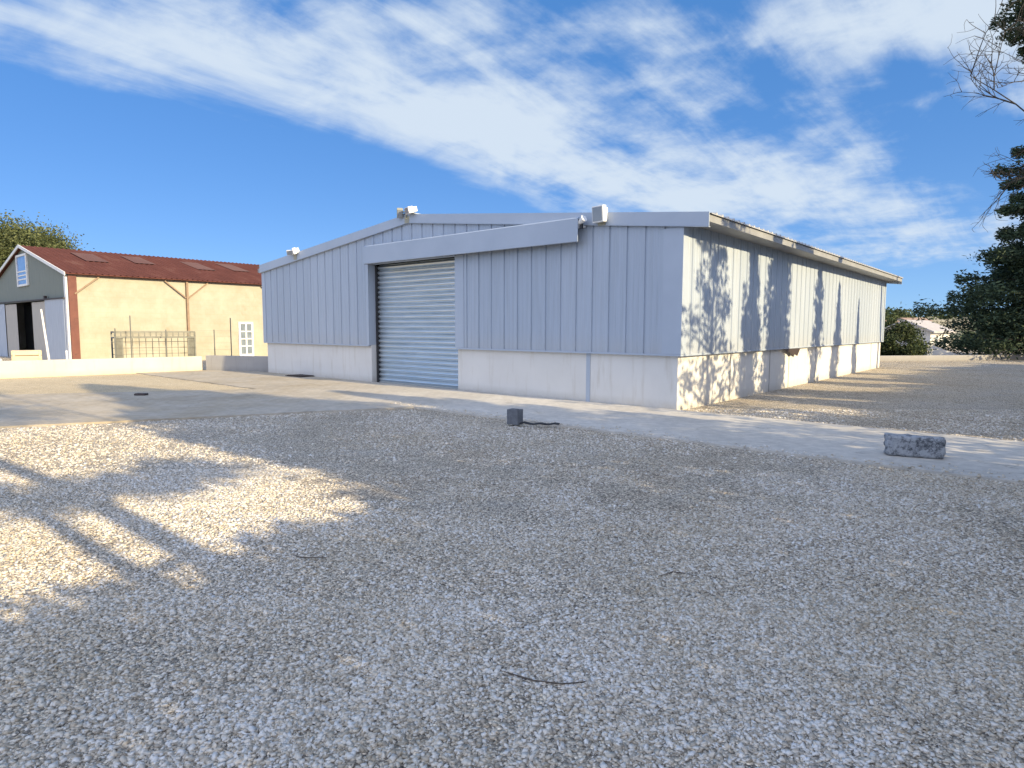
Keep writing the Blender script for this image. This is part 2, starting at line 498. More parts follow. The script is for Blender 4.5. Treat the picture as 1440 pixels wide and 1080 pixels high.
BLOBS = [(150, 60, 330, 80, .17), (420, 110, 260, 80, .12), (600, 180, 240, 60, .28), (720, 235, 130, 60, .28), (1000, 265, 250, 70, .36), (1130, 60, 330, 42, .32), (1330, 30, 200, 40, .16), (250, 120, 160, 60, .14),
         (660, 40, 90, 30, .14), (540, 20, 70, 22, -.16), (980, 175, 130, 30, -.16), (1330, 230, 130, 48, -.40), (1330, 125, 120, 25, -.10), (790, 100, 60, 20, -.10), (1180, 155, 120, 18, .12),
         (1290, 405, 150, 24, -.40), (120, 245, 420, 72, -.45), (480, 305, 230, 46, -.40)]
dens = mth(nt, 'ADD', mth(nt, 'MULTIPLY_ADD', n1, 1.25, -.10), mth(nt, 'MULTIPLY_ADD', n2, .75, -.375))
dens = mth(nt, 'ADD', dens, mth(nt, 'ADD', mth(nt, 'MULTIPLY', mth(nt, 'SUBTRACT', n3, .5), .5), mth(nt, 'ADD', mth(nt, 'MULTIPLY', mth(nt, 'SUBTRACT', n4, .5), .10), mth(nt, 'MULTIPLY', mth(nt, 'SUBTRACT', n5, .5), .75))))
EDGE = 2.3
eb = mth(nt, 'ADD', b_, mth(nt, 'ADD', mth(nt, 'MULTIPLY', mth(nt, 'SUBTRACT', n1, .5), .9), mth(nt, 'MULTIPLY', mth(nt, 'SUBTRACT', n3, .5), .7)))
dens = mth(nt, 'ADD', dens, mth(nt, 'MULTIPLY', smooth(eb, EDGE - .42, EDGE + .25), -.45))
for px, py, wx, wy, amp in BLOBS:
    dens = mth(nt, 'ADD', dens, mth(nt, 'MULTIPLY', blob(px, py, wx, wy), amp))
dens = mth(nt, 'ADD', dens, mth(nt, 'MULTIPLY', smooth(mth(nt, 'MULTIPLY', Y, -1.0), -.35, .35), .28))  # extra cloud cover behind the camera, part of the added fill
cl = mth(nt, 'MULTIPLY', smooth(dens, .36, .98), smooth(Z, .0, .10))
hs = nt.nodes.new('ShaderNodeHueSaturation')
hs.inputs['Saturation'].default_value = 1.0
nt.links.new(sky.outputs[0], hs.inputs['Color'])
back = smooth(mth(nt, 'MULTIPLY', Y, -1.0), -.35, .35)       # unseen cloud behind the camera, added and brightened as fill light
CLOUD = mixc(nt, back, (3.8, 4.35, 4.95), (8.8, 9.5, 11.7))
clear = mixc(nt, .6, hs.outputs[0], (.5, 1.75, 4.3))
clear = mixc(nt, mth(nt, 'MULTIPLY', mth(nt, 'EXPONENT', mth(nt, 'MULTIPLY', Z, -9.0)), .75), clear, (2.3, 3.7, 5.1))
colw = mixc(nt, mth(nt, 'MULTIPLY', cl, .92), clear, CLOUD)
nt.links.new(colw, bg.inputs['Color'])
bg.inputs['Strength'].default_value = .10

SC.view_settings.view_transform = 'Standard'
SC.view_settings.look = 'None'
SC.view_settings.exposure = 0.9
SC.view_settings.gamma = 1.0
SC.render.engine = 'CYCLES'
SC.cycles.max_bounces = 5
SC.cycles.diffuse_bounces = 3
SC.cycles.sample_clamp_indirect = 4
wd.cycles.sampling_method = 'MANUAL'
wd.cycles.sample_map_resolution = 1024
SC.cycles.use_denoising = True
SC.cycles.denoiser = 'OPENIMAGEDENOISE'
SC.cycles.denoising_input_passes = 'RGB_ALBEDO_NORMAL'
SC.cycles.denoising_prefilter = 'NONE'

# ------------------------------------------------------------------ ground
rng = np.random.default_rng(7)
g = MB(); g.quad((-3000, -3000, -.05), (3000, -3000, -.05), (3000, 3000, -.05), (-3000, 3000, -.05))
tag(g.build('ground', 'land'), kind='structure')

def vnoise(x, y, s, seed):                    # small value noise for gentle undulation
    r = np.random.default_rng(seed).random((64, 64))
    X_, Y_ = x / s, y / s
    xi, yi = np.floor(X_).astype(int), np.floor(Y_).astype(int)
    fx, fy = X_ - xi, Y_ - yi
    fx, fy = fx * fx * (3 - 2 * fx), fy * fy * (3 - 2 * fy)
    q = lambda i, j: r[(xi + i) % 64, (yi + j) % 64]
    return (q(0, 0) * (1 - fx) + q(1, 0) * fx) * (1 - fy) + (q(0, 1) * (1 - fx) + q(1, 1) * fx) * fy

def yard_z(x, y):
    d = np.hypot(x, y)
    amp = np.clip((10.5 - d) / 4, 0, 1)
    return (vnoise(x, y, .9, 1) * .018 + vnoise(x, y, .33, 2) * .010) * amp

# the gravel yard: fine grid near the viewer, coarse beyond
def grid_axis(lo, hi, near, far, c, reach):
    out = [lo]; t = lo
    while t < hi:
        t += near if abs(t - c) < reach else far
        out.append(min(t, hi))
    return np.array(out)
gx = grid_axis(-36, 48, .12, 1.5, 0, 10); gy = grid_axis(-26, 60, .12, 1.5, 4, 8)
GX, GY = np.meshgrid(gx, gy)
gv = np.stack([GX.ravel(), GY.ravel(), yard_z(GX.ravel(), GY.ravel())], 1)
nx, ny = len(gx), len(gy)
ii = (np.arange(ny - 1)[:, None] * nx + np.arange(nx - 1)[None]).ravel()
yard = np_mesh('gravel_yard', gv, np.stack([ii, ii + 1, ii + 1 + nx, ii + nx], 1), 'gravel')
yard.data.polygons.foreach_set('use_smooth', [True] * len(yard.data.polygons))
tag(yard, kind='structure')

# concrete apron in front of the building with the drive that leaves it
APRON = [(-3.05, -30), (-3.05, 4.2), (-9.07, 7.1), (-16, 10.4), (-16, 16.9), (-8.0, 13.1), (-3.3, 10.0), (-3.2, 19.0), (-.02, 19.0), (-.02, -30)]
def in_poly(px, py, poly):
    ins = np.zeros(len(px), bool)
    n = len(poly)
    for i in range(n):
        x0, y0 = poly[i]; x1, y1 = poly[(i + 1) % n]
        c = ((y0 > py) != (y1 > py))
        with np.errstate(divide='ignore', invalid='ignore'):
            xs = (x1 - x0) * (py - y0) / (y1 - y0) + x0
        ins ^= c & (px < xs)
    return ins
def ragged(poly, step, amp, seed):
    r = random.Random(seed); out = []
    for i in range(len(poly)):
        a, b = poly[i], poly[(i + 1) % len(poly)]
        L = math.hypot(b[0] - a[0], b[1] - a[1]); n = max(1, int(L / step))
        for k in range(n):
            t = k / n; j = amp if k else 0
            out.append((a[0] + (b[0] - a[0]) * t + r.uniform(-j, j), a[1] + (b[1] - a[1]) * t + r.uniform(-j, j)))
    return out
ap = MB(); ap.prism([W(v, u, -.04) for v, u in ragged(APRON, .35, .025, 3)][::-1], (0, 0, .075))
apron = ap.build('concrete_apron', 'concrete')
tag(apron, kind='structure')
SANDP = [(-17, 9.6), (-8.5, 8.5), (-3.2, 6.5), (-1, 14), (-1, 30), (-26, 34), (-30, 20)]
sp = MB(); sp.poly([W(v, u, .012) for v, u in ragged(SANDP, .5, .15, 5)])
tag(sp.build('sand_patch', 'sand'), kind='structure')

# loose chips: real stones, thinning out with distance
def stones(n, sampler, smin, smax, seed):
    r = np.random.default_rng(seed)
    x, y, z = sampler(r, n)
    n = len(x)
    base = np.array([(i, j, k) for k in (-1, 1) for j in (-1, 1) for i in (-1, 1)], float) * .5
    V_ = base[None] + r.uniform(-.26, .26, (n, 8, 3))
    s = smin + (smax - smin) * r.random(n) ** 2.6
    sc = np.stack([s * r.uniform(.8, 1.5, n), s * r.uniform(.7, 1.1, n), s * r.uniform(.3, .6, n)], 1)
    V_ = V_ * sc[:, None]
    def rot(ax, a):
        nonlocal V_
        c, s_ = np.cos(a)[:, None], np.sin(a)[:, None]
        i, j = [(1, 2), (0, 2), (0, 1)][ax]
        vi = V_[..., i] * c - V_[..., j] * s_; vj = V_[..., i] * s_ + V_[..., j] * c
        V_[..., i], V_[..., j] = vi, vj
    rot(0, r.normal(0, .3, n)); rot(1, r.normal(0, .3, n)); rot(2, r.uniform(0, 2 * PI, n))
    V_ += np.stack([x, y, z + sc[:, 2] * .18], 1)[:, None]
    F_ = np.array([(0, 2, 3, 1), (4, 5, 7, 6), (0, 1, 5, 4), (1, 3, 7, 5), (3, 2, 6, 7), (2, 0, 4, 6)])
    return V_.reshape(-1, 3), (F_[None] + (np.arange(n) * 8)[:, None, None]).reshape(-1, 4)
apron_w = [W(v, u)[:2] for v, u in APRON]; sand_w = [W(v, u)[:2] for v, u in SANDP]
def wedge(y0, y1):
    def f(r, n):
        y = np.sqrt(y0 ** 2 + (y1 ** 2 - y0 ** 2) * r.random(n)); x = (r.random(n) * 2 - 1) * (.9 * y + 1.0)
        keep = (~in_poly(x, y, apron_w)) & (~in_poly(x, y, sand_w) | (r.random(n) < .25))
        clump = vnoise(x + 90, y, 1.5, 13) * .45 + vnoise(x + 90, y, .5, 11) * .35 + vnoise(x + 90, y, .16, 12) * .2
        keep &= clump > .25 + r.random(n) * .34
        x, y = x[keep], y[keep]
        return x, y, yard_z(x, y)
    return f
def strays(r, n):                              # a few chips kicked on to the edge of the slab
    t = r.random(n)
    u = -7 + 12 * t; v = -3.05 + np.abs(r.normal(0, .16, n)) * (.4 + 1.2 * vnoise(u + 40, u * 0 + 2, .9, 8))
    x = CX + v * VX + u * UX; y = CY + v * VY + u * UY
    return x, y, np.full(n, .035)
parts = [stones(190000, wedge(1.3, 3.6), .004, .021, 1), stones(220000, wedge(3.6, 7.0), .005, .0215, 2),
         stones(110000, wedge(7.0, 12.5), .008, .028, 3), stones(1300, strays, .006, .026, 4)]
off = 0; VV = []; FF = []
for a, b in parts:
    VV.append(a); FF.append(b + off); off += len(a)
tag(np_mesh('gravel', np.concatenate(VV), np.concatenate(FF), 'stone'), 'loose grey limestone chips spread over the yard', 'gravel', kind='stuff')

# ------------------------------------------------------------------ the warehouse
WD, LN, PR = 15.55, 18.79, .075
ZP, ZE, ZR = 1.085, 3.70, 4.60
def roof_z(u):                                # top line of the gable
    t = abs(u - WD / 2) / (WD / 2 + .58)
    return ZR - (ZR - 3.70) * t
hangar = thing('warehouse', 'pale grey metal-clad warehouse with cream plinth and wide steel roller door', 'warehouse', (CX, CY, 0), AZ)

def cladding(mb, p0, p1, nrm, z0, ztop, pitch=.41, s0=0.0):
    """ribbed sheet from p0 to p1 (2-D), outward normal nrm"""
    p0 = Vector(p0); p1 = Vector(p1); n = Vector(nrm); L = (p1 - p0).length; d = (p1 - p0) / L
    prof = []
    k = math.floor(s0 / pitch)
    while k * pitch - s0 < L + pitch:
        b = k * pitch - s0
        for t, o in ((0, -.026), (.028, -.026), (.042, 0), (.150, 0), (.158, .005), (.176, .005), (.184, 0), (.268, 0), (.276, .005), (.294, .005), (.302, 0), (.396, 0)):
            prof.append((b + t, o))
        k += 1
    pts = []
    for i in range(len(prof) - 1):
        (a, oa), (b, ob) = prof[i], prof[i + 1]
        if b <= 0 or a >= L:
            continue
        if a < 0:
            oa += (ob - oa) * (0 - a) / (b - a); a = 0
        if b > L:
            ob = oa + (ob - oa) * (L - a) / (b - a); b = L
        pa = p0 + d * a + n * oa; pb = p0 + d * b + n * ob
        mb.quad((pa.x, pa.y, z0), (pb.x, pb.y, z0), (pb.x, pb.y, ztop(pb)), (pa.x, pa.y, ztop(pa)))

D0, D1, DZ = 6.03, 9.60, 3.42                  # door opening
ft = lambda p: roof_z(p.y) - .06
mb = MB()
cladding(mb, (-PR, -PR), (-PR, D0), (-1, 0), ZP, ft, s0=.06)
cladding(mb, (-PR, D0), (-PR, D1), (-1, 0), DZ, ft, s0=.06 + D0 + PR)
cladding(mb, (-PR, D1), (-PR, WD + PR), (-1, 0), ZP, ft, s0=.06 + D1 + PR)
mb.build('front_cladding', 'cladding', hangar)
mb = MB(); cladding(mb, (-PR, -PR), (LN + PR, -PR), (0, -1), ZP, lambda p: ZE - .02)
mb.build('side_cladding', 'cladding', hangar)
mb = MB(); cladding(mb, (LN + PR, WD + PR), (-PR, WD + PR), (0, 1), ZP, lambda p: ZE - .02)
mb.build('side_cladding', 'cladding', hangar)
mb = MB(); cladding(mb, (LN + PR, -PR), (LN + PR, WD + PR), (1, 0), ZP, ft)
mb.build('back_cladding', 'cladding', hangar)
# the plinth: four rendered walls butted end to end
def plinth(x0, x1, y0, y1):
    MB().box(x0, x1, y0, y1, -.2, ZP + .03).build('plinth_wall', 'plinth', hangar, bevel=.008)
plinth(0, .2, 0, D0); plinth(0, .2, D1, WD); plinth(.2, LN, 0, .2); plinth(.2, LN, WD - .2, WD); plinth(LN - .2, LN, .2, WD - .2)
# dark drip flashing where sheet meets plinth
def flash(x0, x1, y0, y1):
    MB().box(x0, x1, y0, y1, ZP - .012, ZP + .022).build('drip_flashing', 'trim', hangar)
flash(-PR - .018, .0, -PR - .018, D0 - .02); flash(-PR - .018, .0, D1 + .02, WD + PR); flash(.0, LN + PR, -PR - .018, .0)
# joint cover strips on the plinth
for y in (2.06,):
    MB().box(-.012, -.001, y - .05, y + .05, 0, ZP - .02).build('joint_strip', 'trim', hangar)
for x in (2.6, 5.2, 6.75, 9.3, 11.9, 14.5, 17.0):
    MB().box(x - .018, x + .018, -.008, -.001, 0, ZP - .02).build('joint_strip', 'cement', hangar)
# corner trims, plain folded sheet
t = MB(); t.box(-PR - .014, -PR - .004, -PR - .008, .31, ZP + .025, 3.50); t.box(-PR - .014, .12, -PR - .016, -PR - .008, ZP + .025, 3.50)
t.build('corner_trim', 'trim', hangar)
t = MB(); t.box(-PR - .014, -PR - .004, WD - .12, WD + PR + .008, ZP + .025, 3.58); t.box(-PR - .014, .12, WD + PR + .008, WD + PR + .016, ZP + .025, 3.58)
t.build('corner_trim', 'trim', hangar)
t = MB(); t.box(LN - .1, LN + PR + .012, -PR - .016, -PR - .006, ZP + .025, 3.55); t.build('corner_trim', 'trim', hangar)
# roof: two ribbed slopes
def slope(y0, z0, y1, z1, name='roof'):
    mb = MB(); x = -.12; xs = []
    while x < LN + .3:
        for t, o in ((0, 0), (.19, 0), (.215, .036), (.25, .036), (.275, 0)):
            xs.append((min(x + t, LN + .3), o))
        x += .275
    for i in range(len(xs) - 1):
        (a, oa), (b, ob) = xs[i], xs[i + 1]
        if b - a < 1e-5: continue
        mb.quad((a, y0, z0 + oa), (b, y0, z0 + ob), (b, y1, z1 + ob), (a, y1, z1 + oa))
        mb.quad((a, y0, z0 + oa), (a, y0, z0 - .012), (b, y0, z0 - .012), (b, y0, z0 + ob))
    mb.quad((-.12, y0, z0 - .012), (-.12, y1, z1 - .012), (LN + .3, y1, z1 - .012), (LN + .3, y0, z0 - .012))
    return mb.build(name, 'roofsheet', hangar)
rs = slope(-.64, roof_z(-.64), WD / 2, ZR)
slope(WD + .30, roof_z(WD + .30), WD / 2, ZR)
rc = MB()
for s in (-1, 1):
    rc.prism([(-.15, WD / 2, ZR + .045), (-.15, WD / 2 + s * .22, ZR + .022), (-.15, WD / 2 + s * .22, ZR + .040), (-.15, WD / 2, ZR + .065)], (LN + .47, 0, 0))
rc.build('ridge_cap', 'trim', rs)
# verge fascias (front and back) following the slopes
for x, sx in ((-.145, .025), (LN + .3, .025)):
    mb = MB()
    for ya in (-.60, WD + .12):
        za, zb = roof_z(ya), ZR
        mb.prism([(x, ya, za + .02), (x, WD / 2, zb + .02), (x, WD / 2, zb - .20), (x, ya, za - .235)], (sx, 0, 0))
    mb.build('verge_fascia', 'trim', hangar)
    mb = MB()
    for ya in (-.60, WD + .12):
        za = roof_z(ya)
        mb.prism([(x - .006, ya, za - .237), (x - .006, WD / 2, ZR - .202), (x - .006, WD / 2, ZR - .216), (x - .006, ya, za - .251)], (sx + .05, 0, 0))
    mb.build('drip_edge', 'trim', hangar)
# boxed eaves and their soffit
mb = MB(); mb.box(-.118, LN + .28, -.60, -.575, 3.545, 3.675); mb.build('eave_fascia', 'eave', hangar)
mb = MB(); mb.box(-.118, LN + .28, -.575, -PR + .01, 3.575, 3.59); mb.build('soffit', 'eave', hangar)
mb = MB(); mb.box(-.118, LN + .28, WD + PR, WD + .28, 3.52, 3.66); mb.build('gutter', 'eave', hangar)
# roller door set back in its opening
door = thing('roller_door', None, None); door.parent = hangar
mb = MB(); zs = []
npl = 24; h = (DZ - .056) / npl
pr_ = []
for i in range(npl):
    for k in range(8):
        t = k / 8
        pr_.append((.05 + h * (i + t), 0.245 - .046 * math.sin(PI * min(1, t / .8)) if t < .8 else .275))
pr_.append((.05 + h * npl, .25))
for (z0, x0), (z1, x1) in zip(pr_, pr_[1:]):
    mb.quad((x0, D0 + .03, z0), (x0, D1 - .08, z0), (x1, D1 - .08, z1), (x1, D0 + .03, z1))
mb.build('slat_curtain', 'galv', door)
MB().box(.20, .27, D0 + .03, D1 - .08, .0, .055).build('bottom_bar', 'galv', door)
MB().box(.17, .30, D1 - .08, D1 - .002, 0, DZ - .02).build('guide_rail', 'dark', door)  # left rail coloured dark to paint in the shadow along the door edge
MB().box(.17, .30, D0 + .002, D0 + .04, 0, DZ - .02).build('guide_rail', 'trim', door)
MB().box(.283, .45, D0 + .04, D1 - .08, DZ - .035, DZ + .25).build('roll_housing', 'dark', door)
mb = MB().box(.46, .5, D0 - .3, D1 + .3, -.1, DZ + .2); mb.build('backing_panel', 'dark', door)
# door surround: reveals and face flashings
mb = MB(); mb.box(-PR, .17, D1, D1 + .02, ZP + .03, DZ); mb.box(-PR - .012, -PR - .002, D1 - .012, D1 + .12, ZP + .025, DZ); mb.build('door_reveal', 'trim', hangar)
mb = MB(); mb.box(-PR, .17, D0 - .02, D0, ZP + .03, DZ); mb.box(-PR - .012, -PR - .002, D0 - .30, D0 + .012, ZP + .025, DZ); mb.build('door_reveal', 'trim', hangar)
MB().box(-PR, .16, D0 + .01, D1 - .01, DZ, DZ + .02).build('door_lintel', 'trim', hangar)
# long hood boxed out over the door and its run
mb = MB()
mb.prism([(-.32, 2.15, 3.395), (-.335, 2.15, 3.405), (-.335, 2.15, 3.875), (-.31, 2.15, 3.90), (-.10, 2.15, 3.93), (-.10, 2.15, 3.90), (-.30, 2.15, 3.865), (-.32, 2.15, 3.86)], (0, 7.30, 0))
hood = mb.build('door_hood', 'trim', hangar)
MB().box(-.325, -.10, 9.45, 9.462, 3.395, 3.90).build('hood_end', 'trim', hood)
MB().box(-.20, -.14, 2.3, 9.4, 3.60, 3.70).build('hood_rail', 'dark', hood)
for y in (2.25, 4.6, 7.0, 9.3):
    MB().box(-.31, -.09, y - .015, y + .015, 3.70, 3.86).build('hood_bracket', 'white_metal', hood)
# torn strip of flashing that hangs under the side sheeting
mb = MB(); top = [(6.0 + .22 * k, -.088, ZP - .016) for k in range(7)]
low = [(6.0 + .22 * k + .05, -.100, ZP - .03 - d) for k, d in enumerate((.0, .06, .09, .17, .15, .20, .02))]
mb.prism(top + low[::-1], (0, .012, 0))
mb.build('loose_flashing', 'dark_iron', hangar)

# lamps along the front verge
def head(parent, y, z, w, hgt, d, tilt, yaw, body='white_metal'):
    mb = MB()
    mb.prism([(-d / 2, -w / 2, -hgt / 2), (-d / 2, w / 2, -hgt / 2), (-d / 2, w / 2, hgt / 2), (-d / 2, -w / 2, hgt / 2)], (d * .55, 0, 0))
    mb.prism([(d * .05, -w * .38, -hgt * .38), (d * .05, w * .38, -hgt * .38), (d * .05, w * .38, hgt * .38), (d * .05, -w * .38, hgt * .38)], (d * .45, 0, 0))
    o = mb.build('lamp_head', body, parent, bevel=.008)
    o.location = (0, y, z); o.rotation_euler = (0, tilt, yaw)
    MB().box(-d / 2 - .008, -d / 2 + .002, -w * .42, w * .42, -hgt * .42, hgt * .42).build('lens', 'grey_glass', o)
    return o
def flood(label, u, z, heads, post):
    o = thing('floodlight', label, 'floodlight', W(-.20, u, z), AZ, 'floodlights along the warehouse gable')
    mb = MB(); mb.box(.045, .054, -.09, .09, -.22, -.04); mb.bar((.03, 0, -.10), (.03, 0, post), .035)
    if len(heads) > 1:
        mb.bar((.03, heads[0][0], heads[0][1]), (.03, heads[1][0], heads[1][1]), .03)
    mb.build('bracket', 'olive_metal', o)
    for hd in heads:
        head(o, *hd)
    return o
flood('small twin-headed white floodlight near the low left end of the gable', 13.33, 4.02, [(.17, .02, .22, .16, .16, -.3, .5), (-.14, .05, .13, .2, .2, -.3, -.5)], .03)
flood('twin floodlight with one white box head at the gable peak', 7.78, 4.60, [(.22, .08, .16, .24, .22, -.5, .9, 'olive_metal'), (-.24, .09, .28, .17, .26, -.25, -.35)], .06)
flood('large square grey-faced floodlight above the right end of the door hood', 1.68, 3.92, [(0, 0, .30, .33, .20, -.08, -.15)], -.02)
o = thing('spotlight', 'small white spotlight at the right tip of the door hood', 'spotlight', W(-.30, 2.10, 3.80), AZ)
mb = MB(); mb.tube([(-.02, -.10, .06), (0, .0, .0), (.02, .05, -.03)], [.075, .05, .03], 12); mb.build('lamp_head', 'white_metal', o)
MB().box(.0, .05, -.03, .03, -.14, -.02).build('bracket', 'dark', o)
MB().bar((.02, .02, -.08), (.2, .02, -.08), .03).build('arm', 'white_metal', o)

# ------------------------------------------------------------------ low walls
def low_wall(name, label, a, b, hgt, th, mat, cap=None):
    a = Vector(a); b = Vector(b); d = (b - a); L = d.length
    o = thing(name, label, 'wall', (a.x, a.y, 0), math.atan2(d.y, d.x))
    MB().box(0, L, 0, th, -.3, hgt).build('wall_body', mat, o, bevel=.012)
    return o
low_wall('boundary_wall', 'long low cream rendered wall edging the sandy strip before the barn', (-24.0, 12.6), (-11.41, 23.23), .55, .2, 'boundary')
low_wall('boundary_wall', 'short grey shaded wall between the cream wall and the warehouse corner', (-11.28, 23.22), (-8.35, 22.45), .58, .2, 'cement')
low_wall('kerb_wall', 'very low pale wall closing the gravel behind the warehouse, below the cedar', (15.0, 30.9), (44.0, 37.0), .27, .25, 'cement')

# ------------------------------------------------------------------ the old barn
BC = (-18.97, 27.25)
barn = thing('barn', 'old cream-walled barn with rusty red roof and green-grey gable', 'barn', (*BC, -.255), AZ)
barn.scale = (1.09, 1.09, 1.09)
BW, BL, BE, BR = 12.9, 15.0, 3.82, 5.36        # gable width, length, eave and ridge height over its own base
mb = MB(); mb.box(.06, BL, 0.02, .25, 0, BE); mb.build('side_wall', 'barn_wall', barn)
mb = MB(); mb.box(.06, BL, BW - .25, BW - .02, 0, BE); mb.build('side_wall', 'barn_wall', barn)
mb = MB(); mb.prism([(BL, .25, 0), (BL, BW - .25, 0), (BL, BW - .25, BE), (BL, BW / 2, BR), (BL, .25, BE)], (-.2, 0, 0)); mb.build('back_wall', 'barn_wall', barn)
dz0 = 2.86
gb = MB(); gb.prism([(0, .12, dz0), (0, BW - .12, dz0), (0, BW - .12, BE - .03), (0, BW / 2, BR - .04), (0, .12, BE - .03)], (.05, 0, 0))
gb.build('gable_board', 'green_board', barn)
def brow(y0, y1):
    mb = MB(); n = 60
    z0 = lambda y: BE + .04 + (BR - BE) * (1 - abs(y - BW / 2) / (BW / 2))
    x = -.14
    while x < BL + .2:
        for t0, o0, t1, o1 in ((0, 0, .11, 0), (.11, 0, .15, .03), (.15, .03, .18, .03), (.18, .03, .22, 0)):
            a, b = x + t0, x + t1
            mb.quad((a, y0, z0(y0) + o0), (b, y0, z0(y0) + o1), (b, y1, z0(y1) + o1), (a, y1, z0(y1) + o0))
        x += .22
    mb.quad((-.14, y0, z0(y0) - .03), (-.14, y1, z0(y1) - .03), (BL + .3, y1, z0(y1) - .03), (BL + .3, y0, z0(y0) - .03))
    mb.quad((-.14, y0, z0(y0) - .03), (BL + .3, y0, z0(y0) - .03), (BL + .3, y0, z0(y0) + .002), (-.14, y0, z0(y0) + .002))
    return mb.build('roof', 'barn_roof', barn)
r1 = brow(-.22, BW / 2); r2 = brow(BW + .22, BW / 2)
for x, ya, yb in ((1.5, 3.0, 5.2), (3.6, 3.4, 5.4), (6.2, 2.8, 5.0), (8.2, 3.2, 5.4), (10.8, 2.6, 5.0)):
    zf = lambda y: BE + .085 + (BR - BE) * (1 - abs(y - BW / 2) / (BW / 2))
    mb = MB(); mb.quad((x, ya, zf(ya)), (x + .9, ya, zf(ya)), (x + .9, yb, zf(yb)), (x, yb, zf(yb))); mb.build('skylight_sheet', 'skylight', r1)
mb = MB()
for ya in (-.22, BW + .22):
    zf = lambda y: BE + .075 + (BR - BE) * (1 - abs(y - BW / 2) / (BW / 2))
    mb.prism([(-.18, ya, zf(ya)), (-.18, BW / 2, zf(BW / 2)), (-.18, BW / 2, zf(BW / 2) - .13), (-.18, ya, zf(ya) - .13)], (.035, 0, 0))
mb.build('verge_board', 'white_paint', barn)
MB().box(0, BL, -.05, .02, BE - .10, BE - .01).build('eave_beam', 'brown_steel', barn)
# steel posts with their knee braces
for i, x in enumerate((.12, 4.45, 8.85, 13.2)):
    w = .235 if i == 0 else .075
    MB().box(x - w * .6, x + w * .6, -.10 if i else -.06, .018, 0, BE - .1).build('post', 'rust_paint' if i == 0 else 'brown_steel', barn)
    for s in ((1,) if i == 0 else (-1, 1)):
        MB().bar((x + s * .06, -.06, 3.02), (x + s * .92, -.06, BE - .10), .05).build('knee_brace', 'brown_steel', barn)
# gable doors on their rail
MB().bar((-.12, .2, 2.86), (-.12, BW - .2, 2.92), .07, .05).build('door_rail', 'dark_iron', barn)
MB().box(-.16, -.07, 2.75, 2.95, 2.86, 3.02).build('rail_bracket', 'dark_iron', barn)
def sheet_door(y0, y1, z1, mat, x=-.08, name='sliding_door'):
    mb = MB(); y = y0
    while y < y1 - 1e-4:
        b = min(y + .1, y1)
        m_ = (y + b) / 2
        mb.quad((x, y, .1), (x, m_, .1), (x, m_, z1), (x, y, z1)); mb.quad((x, m_, .1), (x - .018, b, .1), (x - .018, b, z1), (x, m_, z1))
        y = b
    return mb.build(name, mat, barn)
sheet_door(.28, 2.95, 2.84, 'tin_door', -.10)
sheet_door(2.95, 5.22, 2.80, 'beige_board', -.05, 'board_door')
sheet_door(8.0, 10.1, 2.80, 'beige_board', -.05, 'board_door')
sheet_door(10.1, 12.6, 2.84, 'tin_door', -.10)
MB().box(-.09, .0, .05, .28, 0, 3.72).build('corner_strip', 'white_paint', barn)
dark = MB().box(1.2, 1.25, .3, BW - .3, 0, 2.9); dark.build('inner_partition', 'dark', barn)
MB().box(.9, 1.1, 5.3, 7.9, 1.35, 1.75).build('inner_shelf', 'pale_block', barn)
# louvred window high in the gable
wf = MB(); y0, y1, z0, z1 = 5.68, 8.35, 3.58, 5.02
y0, y1 = 5.72, 7.55
for q in ((y0, y0 + .16, z0, z1), (y1 - .12, y1, z0, z1), (y0 + .16, y1 - .12, z1 - .09, z1), (y0 + .16, y1 - .12, z0, z0 + .09)):
    wf.box(-.07, -.004, *q)
win = wf.build('window', 'white_paint', barn)
MB().box(-.035, -.01, y0 + .16, y1 - .12, z0 + .09, z1 - .09).build('pane', 'blue_glass', win)
sb = MB()
for z in (3.86, 4.04, 4.22):
    sb.box(-.055, -.036, y0 + .16, y1 - .12, z, z + .055)
sb.build('slat', 'white_paint', win)
# glazed white side door
sw = MB(); x0, x1, z0, z1 = 6.75, 7.47, .05, 1.98
for q in ((x0, x0 + .09, z0, z1), (x1 - .09, x1, z0, z1), (x0 + .09, x1 - .09, z1 - .10, z1), (x0 + .09, x1 - .09, z0, .45), (7.075, 7.145, .45, z1 - .1)):
    sw.box(q[0], q[1], -.05, .018, q[2], q[3])
for z in (.80, 1.15, 1.50):
    sw.box(x0 + .09, 7.075, -.045, .018, z, z + .05); sw.box(7.145, x1 - .09, -.045, .018, z, z + .05)
sdoor = sw.build('side_door', 'white_paint', barn)
for xa, xb in ((x0 + .09, 7.075), (7.145, x1 - .09)):
    MB().box(xa, xb, -.02, .016, .45, z1 - .1).build('pane', 'pane', sdoor)

# ------------------------------------------------------------------ things by the cream wall
wdir = Vector((4.42, 3.73)).normalized()
def WL(s, back, z=0):                          # along the cream wall, behind it
    return (-15.83 + wdir.x * s - wdir.y * back, 19.5 + wdir.y * s + wdir.x * back, z)
WA = math.atan2(wdir.y, wdir.x)
fence = thing('wire_fence', 'thin wire fence on dark posts standing along the cream wall', 'fence', WL(0, .1, .55), WA)
for s, hgt in ((3.10, 1.02), (3.56, 1.46), (4.65, .98), (6.26, .98), (6.85, 1.42)):
    MB().tube([(s if s < 5.8 else s, 0, -.02), (s, 0, hgt)], .018, 6).build('post', 'grey_steel', fence)
wm = MB()
for z in (.25, .5, .75, .95):
    wm.tube([(3.1, 0, z), (6.85, 0, z - .02)], .0035, 4)
wm.build('wire', 'wire', fence)
o = thing('leaning_pole', 'white pole leaning behind the cream wall before the barn doors', 'pole', WL(1.25, .30, 0), WA)
MB().tube([(.04, 0, 0), (-.04, .05, 1.1), (-.12, .10, 2.18)], [.035, .032, .026], 8).build('shaft', 'white_paint', o)
